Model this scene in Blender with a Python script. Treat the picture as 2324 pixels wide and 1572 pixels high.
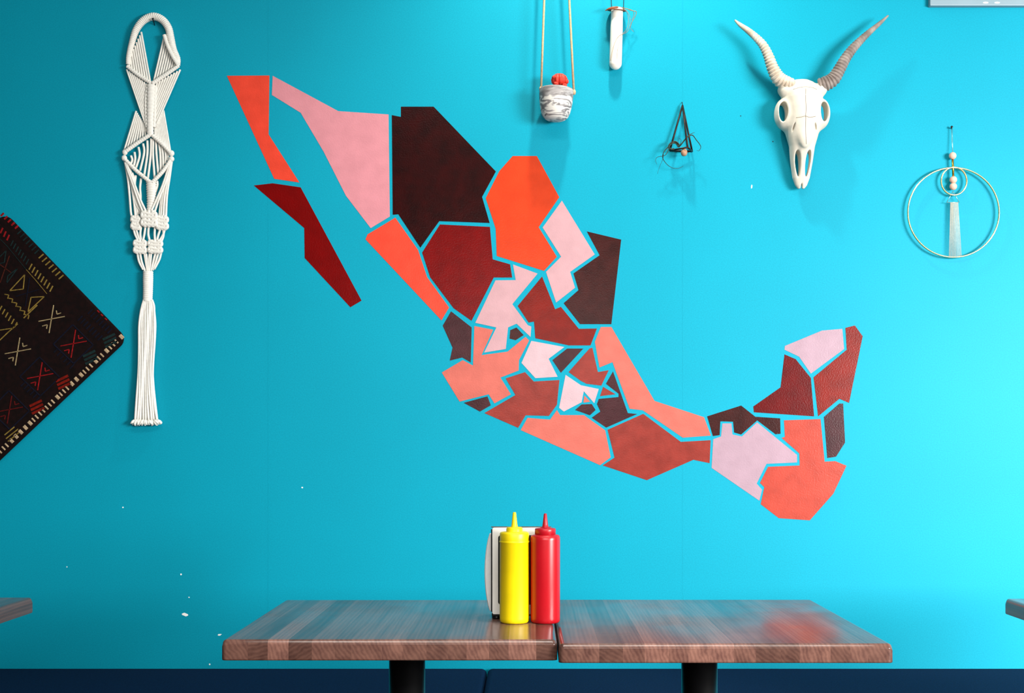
import bpy, bmesh, math, random
import numpy as np
from mathutils import Vector, Matrix
from mathutils.bvhtree import BVHTree

for o in list(bpy.data.objects):
    bpy.data.objects.remove(o, do_unlink=True)
S = bpy.context.scene
C = S.collection
random.seed(7)

# ------------------------------------------------------------------ camera, world, light, exposure
W_, H_ = 2324.0, 1572.0
F_ = 2726.0            # focal length in pixels
DW = 3.55              # camera to wall
CZ = 1.11              # camera height
VX, VY = 1199.0, 1008.0

cam_d = bpy.data.cameras.new('camera')
cam_d.sensor_fit = 'HORIZONTAL'
cam_d.sensor_width = 36.0
cam_d.lens = F_ / W_ * 36.0
cam_d.shift_x = -(VX - W_ / 2) / W_
cam_d.shift_y = (VY - H_ / 2) / W_
cam = bpy.data.objects.new('camera', cam_d)
cam.location = (0, -DW, CZ)
cam.rotation_euler = (math.radians(90), 0, 0)
C.objects.link(cam)
S.camera = cam

world = bpy.data.worlds.new('world')
S.world = world
world.use_nodes = True
world.node_tree.nodes['Background'].inputs[0].default_value = (0.93, 0.97, 1.0, 1)
world.node_tree.nodes['Background'].inputs[1].default_value = 0.10

def area(name, loc, target, sx, sy, power, col):
    l = bpy.data.lights.new(name, 'AREA')
    l.shape = 'RECTANGLE'; l.size = sx; l.size_y = sy; l.energy = power; l.color = col
    o = bpy.data.objects.new(name, l)
    o.location = loc
    o.rotation_euler = (Vector(target) - Vector(loc)).to_track_quat('-Z', 'Y').to_euler()
    C.objects.link(o)
    return o
# daylight of the shop window, right of and behind the camera
area('window_daylight', (3.7, -3.9, 1.6), (3.7 + 0.145, -3.9 + 0.717, 1.6 - 0.68), 2.5, 1.6, 660, (1.0, 0.985, 0.97))
# fill light added above the camera to brighten bottles, napkins and mural
area('front_fill', (0.12, -3.1, 1.62), (0.12, -0.6, 1.0), 1.3, 0.4, 16, (1.0, 0.97, 0.93))
# ceiling downlight washing the top of the wall
sl = bpy.data.lights.new('ceiling_downlight', 'SPOT')
sl.energy = 80; sl.color = (1.0, 0.92, 0.80); sl.spot_size = math.radians(100); sl.spot_blend = 1.0
sl.shadow_soft_size = 0.045
so = bpy.data.objects.new('ceiling_downlight', sl)
so.location = (0.24, -0.50, 3.22)
so.rotation_euler = (Vector((0.24, -0.05, 2.0)) - so.location).to_track_quat('-Z', 'Y').to_euler()
C.objects.link(so)

# lamp panel on the ceiling above the front of the tables
cl = area('ceiling_lamp', (0.2, -2.35, 3.24), (0.2, -2.3, 0), 2.4, 0.32, 34, (1.0, 0.95, 0.88))

S.view_settings.view_transform = 'Standard'
S.view_settings.look = 'None'
S.view_settings.exposure = 0.40
S.view_settings.gamma = 1.0
S.view_settings.use_curve_mapping = False

# ------------------------------------------------------------------ helpers
def P(px, py, off=0.0):
    """photo pixel -> point standing `off` metres in front of the wall"""
    d = DW - off
    return Vector(((px - VX) * d / F_, -off, CZ - (py - VY) * d / F_))

def lin(c):
    c = c / 255.0
    return c / 12.92 if c <= 0.04045 else ((c + 0.055) / 1.055) ** 2.4
def rgb(r, g, b):
    return (lin(r), lin(g), lin(b), 1.0)

def mat(name, col, rough=0.5, spec=0.5, metal=0.0, noise=0.0, nscale=40.0, bump=0.0, bscale=300.0,
        coat=0.0, coat_rough=0.1, stretch=(1, 1, 1), col2=None, detail=4.0, sheen=0.0):
    m = bpy.data.materials.new(name)
    m.use_nodes = True
    nt = m.node_tree; N = nt.nodes; L = nt.links
    b = N['Principled BSDF']
    b.inputs['Base Color'].default_value = col
    b.inputs['Roughness'].default_value = rough
    b.inputs['Specular IOR Level'].default_value = spec
    b.inputs['Metallic'].default_value = metal
    b.inputs['Coat Weight'].default_value = coat
    b.inputs['Coat Roughness'].default_value = coat_rough
    b.inputs['Sheen Weight'].default_value = sheen
    tc = N.new('ShaderNodeTexCoord')
    mp = N.new('ShaderNodeMapping')
    mp.inputs['Scale'].default_value = stretch
    L.new(tc.outputs['Object'], mp.inputs['Vector'])
    if noise > 0 or col2 is not None:
        n = N.new('ShaderNodeTexNoise')
        n.inputs['Scale'].default_value = nscale
        n.inputs['Detail'].default_value = detail
        L.new(mp.outputs['Vector'], n.inputs['Vector'])
        r = N.new('ShaderNodeValToRGB')
        if col2 is None:
            a = 1 - noise; e = 1 + noise
            r.color_ramp.elements[0].color = (col[0] * a, col[1] * a, col[2] * a, 1)
            r.color_ramp.elements[1].color = (min(1, col[0] * e), min(1, col[1] * e), min(1, col[2] * e), 1)
        else:
            r.color_ramp.elements[0].color = col
            r.color_ramp.elements[1].color = col2
        r.color_ramp.elements[0].position = 0.35
        r.color_ramp.elements[1].position = 0.65
        L.new(n.outputs['Fac'], r.inputs['Fac'])
        L.new(r.outputs['Color'], b.inputs['Base Color'])
    if bump > 0:
        n2 = N.new('ShaderNodeTexNoise')
        n2.inputs['Scale'].default_value = bscale
        n2.inputs['Detail'].default_value = 3
        L.new(mp.outputs['Vector'], n2.inputs['Vector'])
        bp = N.new('ShaderNodeBump')
        bp.inputs['Strength'].default_value = bump
        bp.inputs['Distance'].default_value = 0.002
        L.new(n2.outputs['Fac'], bp.inputs['Height'])
        L.new(bp.outputs['Normal'], b.inputs['Normal'])
    return m

def link(o, parent=None):
    C.objects.link(o)
    if parent is not None:
        o.parent = parent
        o.matrix_parent_inverse = Matrix.Translation(-parent.location)
    return o

def mk(name, verts, faces, m, parent=None, smooth=True):
    me = bpy.data.meshes.new(name)
    me.from_pydata([tuple(v) for v in verts], [], faces)
    me.validate()
    bm = bmesh.new(); bm.from_mesh(me)
    bmesh.ops.recalc_face_normals(bm, faces=bm.faces)
    bm.to_mesh(me); bm.free()
    me.polygons.foreach_set('use_smooth', [smooth] * len(me.polygons))
    o = bpy.data.objects.new(name, me)
    if m is not None: me.materials.append(m)
    return link(o, parent)

def from_bm(name, bm, m, parent=None, smooth=False):
    me = bpy.data.meshes.new(name)
    bmesh.ops.recalc_face_normals(bm, faces=bm.faces)
    bm.to_mesh(me); bm.free()
    me.polygons.foreach_set('use_smooth', [smooth] * len(me.polygons))
    o = bpy.data.objects.new(name, me)
    if m is not None: me.materials.append(m)
    return link(o, parent)

def thing(name, label, cat, loc, group=None):
    o = bpy.data.objects.new(name, None)
    o.empty_display_size = 0.05
    o.location = loc
    C.objects.link(o)
    return tag(o, label, cat, group)
def tag(o, label, cat, group=None):
    o['label'] = label; o['category'] = cat
    if group: o['group'] = group
    return o
def struct(o, label=None):
    o['kind'] = 'structure'
    if label: o['label'] = label
    return o

def smooth_path(pts, n=6, closed=False):
    """Catmull-Rom through pts"""
    pts = [Vector(p) for p in pts]
    out = []
    k = len(pts)
    segs = k if closed else k - 1
    for i in range(segs):
        if closed:
            p0, p1, p2, p3 = pts[(i - 1) % k], pts[i], pts[(i + 1) % k], pts[(i + 2) % k]
        else:
            p1, p2 = pts[i], pts[i + 1]
            p0 = pts[i - 1] if i > 0 else p1 * 2 - p2
            p3 = pts[i + 2] if i + 2 < k else p2 * 2 - p1
        for j in range(n):
            t = j / n
            out.append(0.5 * ((2 * p1) + (p2 - p0) * t + (2 * p0 - 5 * p1 + 4 * p2 - p3) * t * t
                              + (3 * p1 - p0 - 3 * p2 + p3) * t ** 3))
    if not closed:
        out.append(pts[-1])
    return out

def tube_data(pts, rad, sides=8, closed=False, flat=1.0):
    """verts, faces of a tube; flat squashes it along y"""
    n = len(pts)
    rad = rad if isinstance(rad, (list, tuple)) else [rad] * n
    tang = []
    for i in range(n):
        a = pts[(i - 1) % n] if (closed or i > 0) else pts[i]
        b = pts[(i + 1) % n] if (closed or i < n - 1) else pts[i]
        t = (b - a)
        tang.append(t.normalized() if t.length > 1e-9 else Vector((0, 0, 1)))
    ref = Vector((0, 1, 0)) if abs(tang[0].y) < 0.9 else Vector((1, 0, 0))
    u = (ref - tang[0] * ref.dot(tang[0])).normalized()
    V, Fc = [], []
    for i in range(n):
        u = (u - tang[i] * u.dot(tang[i]))
        if u.length < 1e-6:
            u = tang[i].orthogonal()
        u.normalize()
        v = tang[i].cross(u)
        for s in range(sides):
            a = 2 * math.pi * s / sides
            V.append(pts[i] + u * (math.cos(a) * rad[i] * flat) + v * (math.sin(a) * rad[i]))
    m = n if closed else n - 1
    for i in range(m):
        i2 = (i + 1) % n
        for s in range(sides):
            s2 = (s + 1) % sides
            Fc.append((i * sides + s, i * sides + s2, i2 * sides + s2, i2 * sides + s))
    if not closed:
        Fc.append(tuple(range(sides - 1, -1, -1)))
        Fc.append(tuple(range((n - 1) * sides, n * sides)))
    return V, Fc

def tube(name, pts, rad, m, parent=None, sides=8, closed=False, flat=1.0):
    V, Fc = tube_data(pts, rad, sides, closed, flat)
    return mk(name, V, Fc, m, parent)

def join_data(parts):
    V, Fc = [], []
    for v, f in parts:
        k = len(V)
        V += list(v)
        Fc += [tuple(i + k for i in q) for q in f]
    return V, Fc

def lathe(name, prof, center, m, parent=None, seg=40, tilt=None, smooth=True):
    """prof: list of (radius, z); center Vector; closed where r = 0"""
    V, Fc = [], []
    rings = []
    for r, z in prof:
        if r < 1e-6:
            rings.append([len(V)]); V.append(Vector((0, 0, z)))
        else:
            k = len(V)
            rings.append(list(range(k, k + seg)))
            for s in range(seg):
                a = 2 * math.pi * s / seg
                V.append(Vector((r * math.cos(a), r * math.sin(a), z)))
    for a, b in zip(rings, rings[1:]):
        if len(a) == 1 and len(b) == 1: continue
        for s in range(seg):
            s2 = (s + 1) % seg
            if len(a) == 1: Fc.append((a[0], b[s], b[s2]))
            elif len(b) == 1: Fc.append((a[s], a[s2], b[0]))
            else: Fc.append((a[s], a[s2], b[s2], b[s]))
    if tilt is not None:
        V = [tilt @ v for v in V]
    V = [v + center for v in V]
    return mk(name, V, Fc, m, parent, smooth)

def box(name, lo, hi, m, parent=None, bevel=0.0, seg=2, smooth=False):
    bm = bmesh.new()
    bmesh.ops.create_cube(bm, size=1)
    lo, hi = Vector(lo), Vector(hi)
    for v in bm.verts:
        v.co = Vector((lo[i] + (v.co[i] + 0.5) * (hi[i] - lo[i]) for i in range(3)))
    if bevel > 0:
        bmesh.ops.bevel(bm, geom=list(bm.edges), offset=bevel, segments=seg, profile=0.5, affect='EDGES')
    return from_bm(name, bm, m, parent, smooth)

def sphere(name, c, r, m, parent=None, seg=20, scale=(1, 1, 1)):
    bm = bmesh.new()
    bmesh.ops.create_uvsphere(bm, u_segments=seg, v_segments=seg // 2 + 2, radius=r)
    for v in bm.verts:
        v.co = Vector((v.co.x * scale[0], v.co.y * scale[1], v.co.z * scale[2])) + Vector(c)
    return from_bm(name, bm, m, parent, True)

def slab(name, poly_px, off0, off1, m, parent=None):
    """a flat piece on the wall, outline given in photo pixels, between two distances from the wall"""
    bm = bmesh.new()
    f = [P(x, y, 0) for x, y in poly_px]
    a = [bm.verts.new((p.x, -off1, p.z)) for p in f]
    b = [bm.verts.new((p.x, -off0, p.z)) for p in f]
    bm.faces.new(a)
    n = len(f)
    for i in range(n):
        j = (i + 1) % n
        bm.faces.new((a[i], b[i], b[j], a[j]))
    return from_bm(name, bm, m, parent, False)

# ------------------------------------------------------------------ materials
M = {}
def wall_material():
    m = mat('turquoise_wall_paint', rgb(4, 150, 178), rough=0.5, spec=0.12)
    nt = m.node_tree; N = nt.nodes; L = nt.links; b = N['Principled BSDF']
    g = N.new('ShaderNodeNewGeometry')
    n1 = N.new('ShaderNodeTexNoise'); n1.inputs['Scale'].default_value = 300; n1.inputs['Detail'].default_value = 2
    n2 = N.new('ShaderNodeTexNoise'); n2.inputs['Scale'].default_value = 2.2; n2.inputs['Detail'].default_value = 3
    L.new(g.outputs['Position'], n1.inputs['Vector']); L.new(g.outputs['Position'], n2.inputs['Vector'])
    r1 = N.new('ShaderNodeValToRGB')
    r1.color_ramp.elements[0].position = 0.3; r1.color_ramp.elements[1].position = 0.7
    r1.color_ramp.elements[0].color = (0.0012, 0.281, 0.397, 1)
    r1.color_ramp.elements[1].color = (0.0015, 0.327, 0.458, 1)
    L.new(n1.outputs['Fac'], r1.inputs['Fac'])
    r2 = N.new('ShaderNodeValToRGB')
    r2.color_ramp.elements[0].position = 0.3; r2.color_ramp.elements[1].position = 0.75
    r2.color_ramp.elements[0].color = (0.93, 0.93, 0.93, 1)
    r2.color_ramp.elements[1].color = (1.0, 1.0, 1.0, 1)
    L.new(n2.outputs['Fac'], r2.inputs['Fac'])
    mx = N.new('ShaderNodeMix'); mx.data_type = 'RGBA'; mx.blend_type = 'MULTIPLY'
    mx.inputs['Factor'].default_value = 1.0
    L.new(r1.outputs['Color'], mx.inputs['A']); L.new(r2.outputs['Color'], mx.inputs['B'])
    L.new(mx.outputs['Result'], b.inputs['Base Color'])
    bp = N.new('ShaderNodeBump'); bp.inputs['Strength'].default_value = 0.12; bp.inputs['Distance'].default_value = 0.001
    L.new(n1.outputs['Fac'], bp.inputs['Height']); L.new(bp.outputs['Normal'], b.inputs['Normal'])
    return m
M['wall'] = wall_material()
M['ceiling'] = mat('ceiling_white', rgb(225, 225, 220), rough=0.8, bump=0.05)
M['floor'] = mat('floor_brown', rgb(70, 55, 45), rough=0.45, noise=0.25, nscale=6)
M['cotton'] = mat('white_cotton_cord', rgb(238, 235, 226), rough=0.9, spec=0.2, noise=0.05, nscale=120, bump=0.35, bscale=700, sheen=0.2)
M['black'] = mat('black_metal', rgb(10, 10, 12), rough=0.35, spec=0.5, noise=0.2, nscale=30)
M['navy'] = mat('navy_upholstery', rgb(4, 28, 58), rough=0.85, spec=0.08, noise=0.2, nscale=180, bump=0.3, bscale=500)
M['bench_base'] = mat('dark_bench_base', rgb(12, 18, 26), rough=0.6, noise=0.2)

# ------------------------------------------------------------------ the room
ZC = 3.30
wall = struct(box('wall_back', (-5, 0.0007, 0), (5, 0.14, ZC), M['wall']), 'turquoise painted wall behind the tables')
seam0 = (608 - VX) * DW / F_
step = (1549 - 608) * DW / F_
k0 = [seam0 + step * k for k in range(-4, 6)]
for a, b in zip(k0, k0[1:]):
    lo, hi = max(a + 0.0001, -5), min(b - 0.0001, 5)
    if hi - lo > 0.05:
        box('wall_panel', (lo, 0, 0), (hi, 0.0007, ZC), M['wall'], wall)
struct(box('floor', (-5, -8, -0.06), (5, 0.14, 0.0), M['floor']), 'brown floor')
struct(box('ceiling', (-5, -3.4, ZC), (5, 0.14, ZC + 0.06), M['ceiling']), 'white ceiling')

# small chips where the wall paint is missing
M['chip'] = mat('bare_plaster', rgb(250, 250, 245), rough=0.9, noise=0.04, nscale=200)
M['speck'] = mat('dark_nail_hole', rgb(12, 40, 48), rough=0.9, noise=0.1)
for (x, y, rx, ry, ang, mm) in [(420, 1394, 8.5, 4, 0.25, 'chip'), (411, 1303, 2.2, 2, 0, 'chip'), (498, 1440, 5, 2, -0.2, 'chip'),
                            (429, 1355, 1.6, 1.5, 0, 'chip'), (476, 1507, 2, 1.8, 0, 'chip'), (279, 1151, 1.8, 1.6, 0, 'chip'),
                            (686, 1106, 2, 1.6, 0, 'chip'), (1706, 423, 1.6, 4.5, 0.1, 'chip'), (152, 1286, 1.4, 1.4, 0, 'chip'),
                            (1681, 263, 1.4, 1.4, 0, 'speck'), (1754, 321, 1.8, 1.6, 0, 'speck')]:
    pl = []
    for k in range(10):
        a = 2 * math.pi * k / 10
        r = random.uniform(0.75, 1.1)
        u, v = rx * r * math.cos(a), ry * r * math.sin(a)
        pl.append((x + u * math.cos(ang) - v * math.sin(ang), y + u * math.sin(ang) + v * math.cos(ang)))
    slab('paint_chip', pl, 0.0, 0.0004, M[mm], wall)

# ------------------------------------------------------------------ mural
def paint(name, c, rough=0.29, var=0.07):
    return mat(name, rgb(*c), rough=rough, spec=0.14, noise=var, nscale=22, bump=0.22, bscale=240, detail=7)
PC = {k: paint('mural_' + k, c, var=v) for k, c, v in (
    ('coral', (220, 68, 48), .07), ('orange', (196, 59, 26), .07), ('blush', (202, 133, 142), .05), ('pale', (186, 146, 151), .05),
    ('shell', (190, 162, 168), .05), ('lilac', (160, 134, 146), .05), ('maroon', (36, 1, 1), .35), ('oxblood', (107, 1, 1), .1),
    ('brick', (104, 2, 2), .15), ('rust', (112, 18, 6), .15), ('russet', (132, 48, 40), .15), ('umber', (52, 18, 16), .25),
    ('plum', (60, 28, 32), .2), ('salmon', (168, 64, 51), .1), ('peach', (191, 98, 86), .07), ('claret', (88, 2, 2), .15))}
REG = [
 ('coral', [(515,172),(611.5,171.4),(609.7,305),(679.5,414),(622.5,405.8)]),
 ('oxblood', [(576.2,420.8),(619,415.8),(682.4,425),(820.6,681.9),(795.3,696.9),(691.6,585.3),(690.6,517.3)]),
 ('blush', [(619,172),(767.9,252.2),(881.9,259.7),(884.7,491.3),(841.3,517.6),(785,443.9),(735,345),(682.4,255.8),(617.2,215.6)]),
 ('maroon', [(910,242),(984.2,242),(1125.4,389),(1094.1,446.7),(1111.3,505.8),(996.9,501.7),(954,561.8),(904.2,486.2),(891.4,487.2),(889.4,261.2),(910,265.3)]),
 ('orange', [(1163.5,354),(1218.5,354),(1269.3,447.4),(1222.6,515.4),(1263.8,582.4),(1234.6,614.4),(1127.4,580.7),(1125,518.8),(1102.4,449.5),(1133.3,388.3)]),
 ('pale', [(1275.2,455.3),(1349.7,577.3),(1294,616.8),(1305,652.8),(1262.1,686.5),(1239.1,616.8),(1273.4,582.4),(1231.5,516.1)]),
 ('umber', [(1331.8,525),(1409.8,543.6),(1387.5,735.3),(1316.4,735.3),(1279.3,687.9),(1313,658),(1301.6,620.2),(1361,579)]),
 ('brick', [(998.6,509.2),(1112,514.7),(1118.2,588.3),(1157.7,599.6),(1162.5,629.5),(1120.6,629.5),(1070.1,727.7),(1029.5,699.2),(976.3,628.8),(958.1,573.1)]),
 ('coral', [(897.3,493.8),(948.8,567),(969.4,628.8),(1019.2,697.5),(1002,726.7),(829.6,542.9),(834.4,531.6)]),
 ('pale', [(1164.2,600),(1220.1,620.7),(1162.7,690),(1197.7,737.7),(1205.9,740.8),(1203.9,764.2),(1172.3,734.3),(1153,742.8),(1147.9,791.6),(1098.6,799.8),(1126.5,742.8),(1078.7,732.2),(1124.5,636),(1170.3,635.4)]),
 ('umber', [(1172.3,742.8),(1188.6,760),(1170.3,771.7),(1156.6,768.2),(1158,749)]),
 ('rust', [(1230.3,627.2),(1259.8,701.5),(1273,696),(1313.7,745.9),(1354.8,745.2),(1340.2,783.5),(1291.4,783.5),(1215,767.2),(1212,729.6),(1199.8,731.6),(1175,694)]),
 ('plum', [(1023.8,706.2),(1070.6,742.8),(1068.5,822.2),(1049.2,811),(1020.7,818),(1027.2,788.6),(1004.8,738.7)]),
 ('peach', [(1076.7,739.7),(1119.4,747.9),(1092.9,805.5),(1152,797.7),(1192.7,764.2),(1200.8,772.3),(1177.8,817),(1177,840.5),(1135.7,856.3),(1159.5,894.4),(1122,915),(1109.2,894.4),(1043,910.9),(1002.7,845),(1050.2,817),(1073.6,829.3)]),
 ('plum', [(1106.4,899),(1114,919.4),(1089.3,933.6),(1052.4,913.7)]),
 ('russet', [(1147.6,858.3),(1191.6,844.1),(1211.5,865.4),(1269.7,862),(1264,918),(1245.6,943.5),(1193,942.1),(1176,970.5),(1099.3,937),(1169.7,896.1)]),
 ('peach', [(1264,930.2),(1271.1,941.6),(1325.1,941.6),(1373.4,976.2),(1386.1,1037.3),(1362,1055.2),(1181.6,975.6),(1197.3,947.8),(1248.4,952)]),
 ('russet', [(1460,938.7),(1545.2,1002.3),(1612.8,998.4),(1610.5,1050.6),(1573.6,1043),(1468,1089.2),(1367.7,1055.7),(1394.7,1038),(1379,974.8)]),
 ('shell', [(1205.9,773.3),(1280.8,787.2),(1245,814),(1265.5,854.7),(1215,857.8),(1183.5,823.2)]),
 ('plum', [(1287.3,790.6),(1323.9,790.6),(1273,845.6),(1253.7,817)]),
 ('russet', [(1338,790.5),(1344.4,788.7),(1357,844),(1381.5,839.8),(1364.7,874.7),(1331,870.5),(1317.8,863.6),(1290.5,844)]),
 ('peach', [(1363.6,741.8),(1387.6,741.8),(1485.5,909.5),(1597.7,946.4),(1613.3,988),(1549.4,992.7),(1459,930.7),(1429,927.2),(1390,821.6),(1360.5,833.5),(1350,775.4)]),
 ('shell', [(1283.6,850.3),(1318.5,874),(1358.8,882.4),(1348.6,914.6),(1324.8,887.3),(1320,912.5),(1279.6,933.5),(1268.9,925.1)]),
 ('peach', [(1326.2,897.1),(1339.5,911.1),(1324.1,913.2)]),
 ('russet', [(1368.9,877.5),(1396.9,894.3),(1361.9,898.5)]),
 ('plum', [(1320,917.4),(1343,916.5),(1351.8,930),(1338.8,942),(1305.2,930)]),
 ('plum', [(1391.3,842.6),(1424.9,937),(1445.9,939.1),(1375.9,969.9),(1343,947.5),(1362.6,933.5),(1354.9,916.7),(1359.1,904.8),(1403.9,900.6),(1403.9,893),(1375.2,870.6)]),
 ('umber', [(1604.9,944.4),(1682.1,919.9),(1714.2,945.3),(1770.6,948.9),(1771.5,984),(1760,985),(1718.7,953.5),(1682.1,985.6),(1666.2,981),(1663.8,956.6),(1634.8,955.7),(1633.3,987),(1618,989.2)]),
 ('lilac', [(1639.4,960.5),(1660.1,960.5),(1662.3,985.6),(1683.6,990.1),(1718.1,958.1),(1808.8,1032),(1808.8,1049),(1739.5,1052.1),(1717.2,1097),(1729.4,1110.7),(1723.3,1135.8),(1615,1061.3),(1618.6,996.3),(1636.3,990.1)]),
 ('salmon', [(1779.2,953.5),(1862.2,950.5),(1871.4,1047.2),(1895.8,1046),(1921.1,1056.4),(1891.2,1119.9),(1837.8,1180.3),(1767.6,1175.4),(1726.4,1143.7),(1734.6,1105.2),(1724.8,1095.5),(1743.2,1058.8),(1814.9,1055.8),(1814,1028.3),(1773.7,993.2),(1781.3,991)]),
 ('claret', [(1780.4,803.9),(1805.7,814.6),(1840.2,857.4),(1847.5,944.4),(1711.1,935.2),(1709.6,922.1),(1771.5,878.7)]),
 ('lilac', [(1865.3,749.9),(1911.6,745.9),(1915.6,791.7),(1840.2,847.6),(1813.4,809.1),(1780.4,793.3),(1781.3,784.7)]),
 ('rust', [(1918.7,743.8),(1940,738.3),(1957.8,762.7),(1926.9,913.8),(1904.9,904.7),(1856.7,944.4),(1846.3,855.8),(1921.7,793.3)]),
 ('plum', [(1904.9,915.4),(1913.5,915.4),(1917.8,1003.9),(1897.3,1036),(1877.5,1039),(1869.8,945.9)]),
]
mural = thing('wall_mural', 'map mural of red, pink and maroon angular patches painted on the turquoise wall', 'mural', P(1200, 1080, 0))
for c, poly in REG:
    slab('painted_patch', poly, 0.0, 0.0006, PC[c], mural)

# ------------------------------------------------------------------ tables
def wood_material():
    m = bpy.data.materials.new('stained_butcher_block')
    m.use_nodes = True
    nt = m.node_tree; N = nt.nodes; L = nt.links; b = N['Principled BSDF']
    g = N.new('ShaderNodeNewGeometry')
    oi = N.new('ShaderNodeObjectInfo')
    mul = N.new('ShaderNodeVectorMath'); mul.operation = 'SCALE'; mul.inputs['Scale'].default_value = 3.7
    cmb = N.new('ShaderNodeCombineXYZ')
    L.new(oi.outputs['Random'], cmb.inputs['X'])
    L.new(oi.outputs['Random'], cmb.inputs['Y'])
    r17 = N.new('ShaderNodeMath'); r17.operation = 'MULTIPLY'; r17.inputs[1].default_value = 0.043
    L.new(oi.outputs['Random'], r17.inputs[0]); L.new(r17.outputs[0], cmb.inputs['Z'])
    L.new(cmb.outputs[0], mul.inputs[0])
    add = N.new('ShaderNodeVectorMath'); add.operation = 'ADD'
    L.new(g.outputs['Position'], add.inputs[0]); L.new(mul.outputs[0], add.inputs[1])
    vr = N.new('ShaderNodeVectorRotate'); vr.rotation_type = 'Y_AXIS'
    rm = N.new('ShaderNodeMath'); rm.operation = 'MULTIPLY'; rm.inputs[1].default_value = 37.0
    L.new(oi.outputs['Random'], rm.inputs[0]); L.new(rm.outputs[0], vr.inputs['Angle'])
    L.new(add.outputs[0], vr.inputs['Vector'])
    mp = N.new('ShaderNodeMapping'); mp.inputs['Scale'].default_value = (1, 0.05, 1)
    L.new(vr.outputs[0], mp.inputs['Vector'])
    wv = N.new('ShaderNodeTexWave'); wv.wave_type = 'RINGS'; wv.rings_direction = 'Y'
    wv.inputs['Scale'].default_value = 42; wv.inputs['Distortion'].default_value = 5.0
    wv.inputs['Detail'].default_value = 3; wv.inputs['Detail Scale'].default_value = 1.5
    L.new(mp.outputs[0], wv.inputs['Vector'])
    nz = N.new('ShaderNodeTexNoise'); nz.inputs['Scale'].default_value = 45; nz.inputs['Detail'].default_value = 6
    L.new(mp.outputs[0], nz.inputs['Vector'])
    mixf = N.new('ShaderNodeMix'); mixf.data_type = 'FLOAT'; mixf.inputs['Factor'].default_value = 0.84
    L.new(wv.outputs['Fac'], mixf.inputs['A']); L.new(nz.outputs['Fac'], mixf.inputs['B'])
    cr = N.new('ShaderNodeValToRGB')
    cr.color_ramp.elements[0].position = 0.28; cr.color_ramp.elements[1].position = 0.72
    cr.color_ramp.elements[0].color = rgb(84, 56, 50)
    cr.color_ramp.elements[1].color = rgb(124, 88, 76)
    L.new(mixf.outputs['Result'], cr.inputs['Fac'])
    mr = N.new('ShaderNodeMapRange'); mr.inputs['To Min'].default_value = 0.58; mr.inputs['To Max'].default_value = 1.35
    L.new(oi.outputs['Random'], mr.inputs['Value'])
    sc = N.new('ShaderNodeVectorMath'); sc.operation = 'SCALE'
    L.new(cr.outputs['Color'], sc.inputs[0]); L.new(mr.outputs[0], sc.inputs['Scale'])
    L.new(sc.outputs[0], b.inputs['Base Color'])
    # worn varnish: gloss varies in broad patches
    n2 = N.new('ShaderNodeTexNoise'); n2.inputs['Scale'].default_value = 6; n2.inputs['Detail'].default_value = 2.5
    L.new(g.outputs['Position'], n2.inputs['Vector'])
    r2 = N.new('ShaderNodeMapRange')
    r2.inputs['From Min'].default_value = 0.35; r2.inputs['From Max'].default_value = 0.7
    r2.inputs['To Min'].default_value = 0.17; r2.inputs['To Max'].default_value = 0.29
    L.new(n2.outputs['Fac'], r2.inputs['Value'])
    L.new(r2.outputs[0], b.inputs['Roughness'])
    b.inputs['Specular IOR Level'].default_value = 0.5
    bp = N.new('ShaderNodeBump'); bp.inputs['Strength'].default_value = 0.015; bp.inputs['Distance'].default_value = 0.001
    L.new(nz.outputs['Fac'], bp.inputs['Height']); L.new(bp.outputs['Normal'], b.inputs['Normal'])
    return m
M['wood'] = wood_material()

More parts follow.
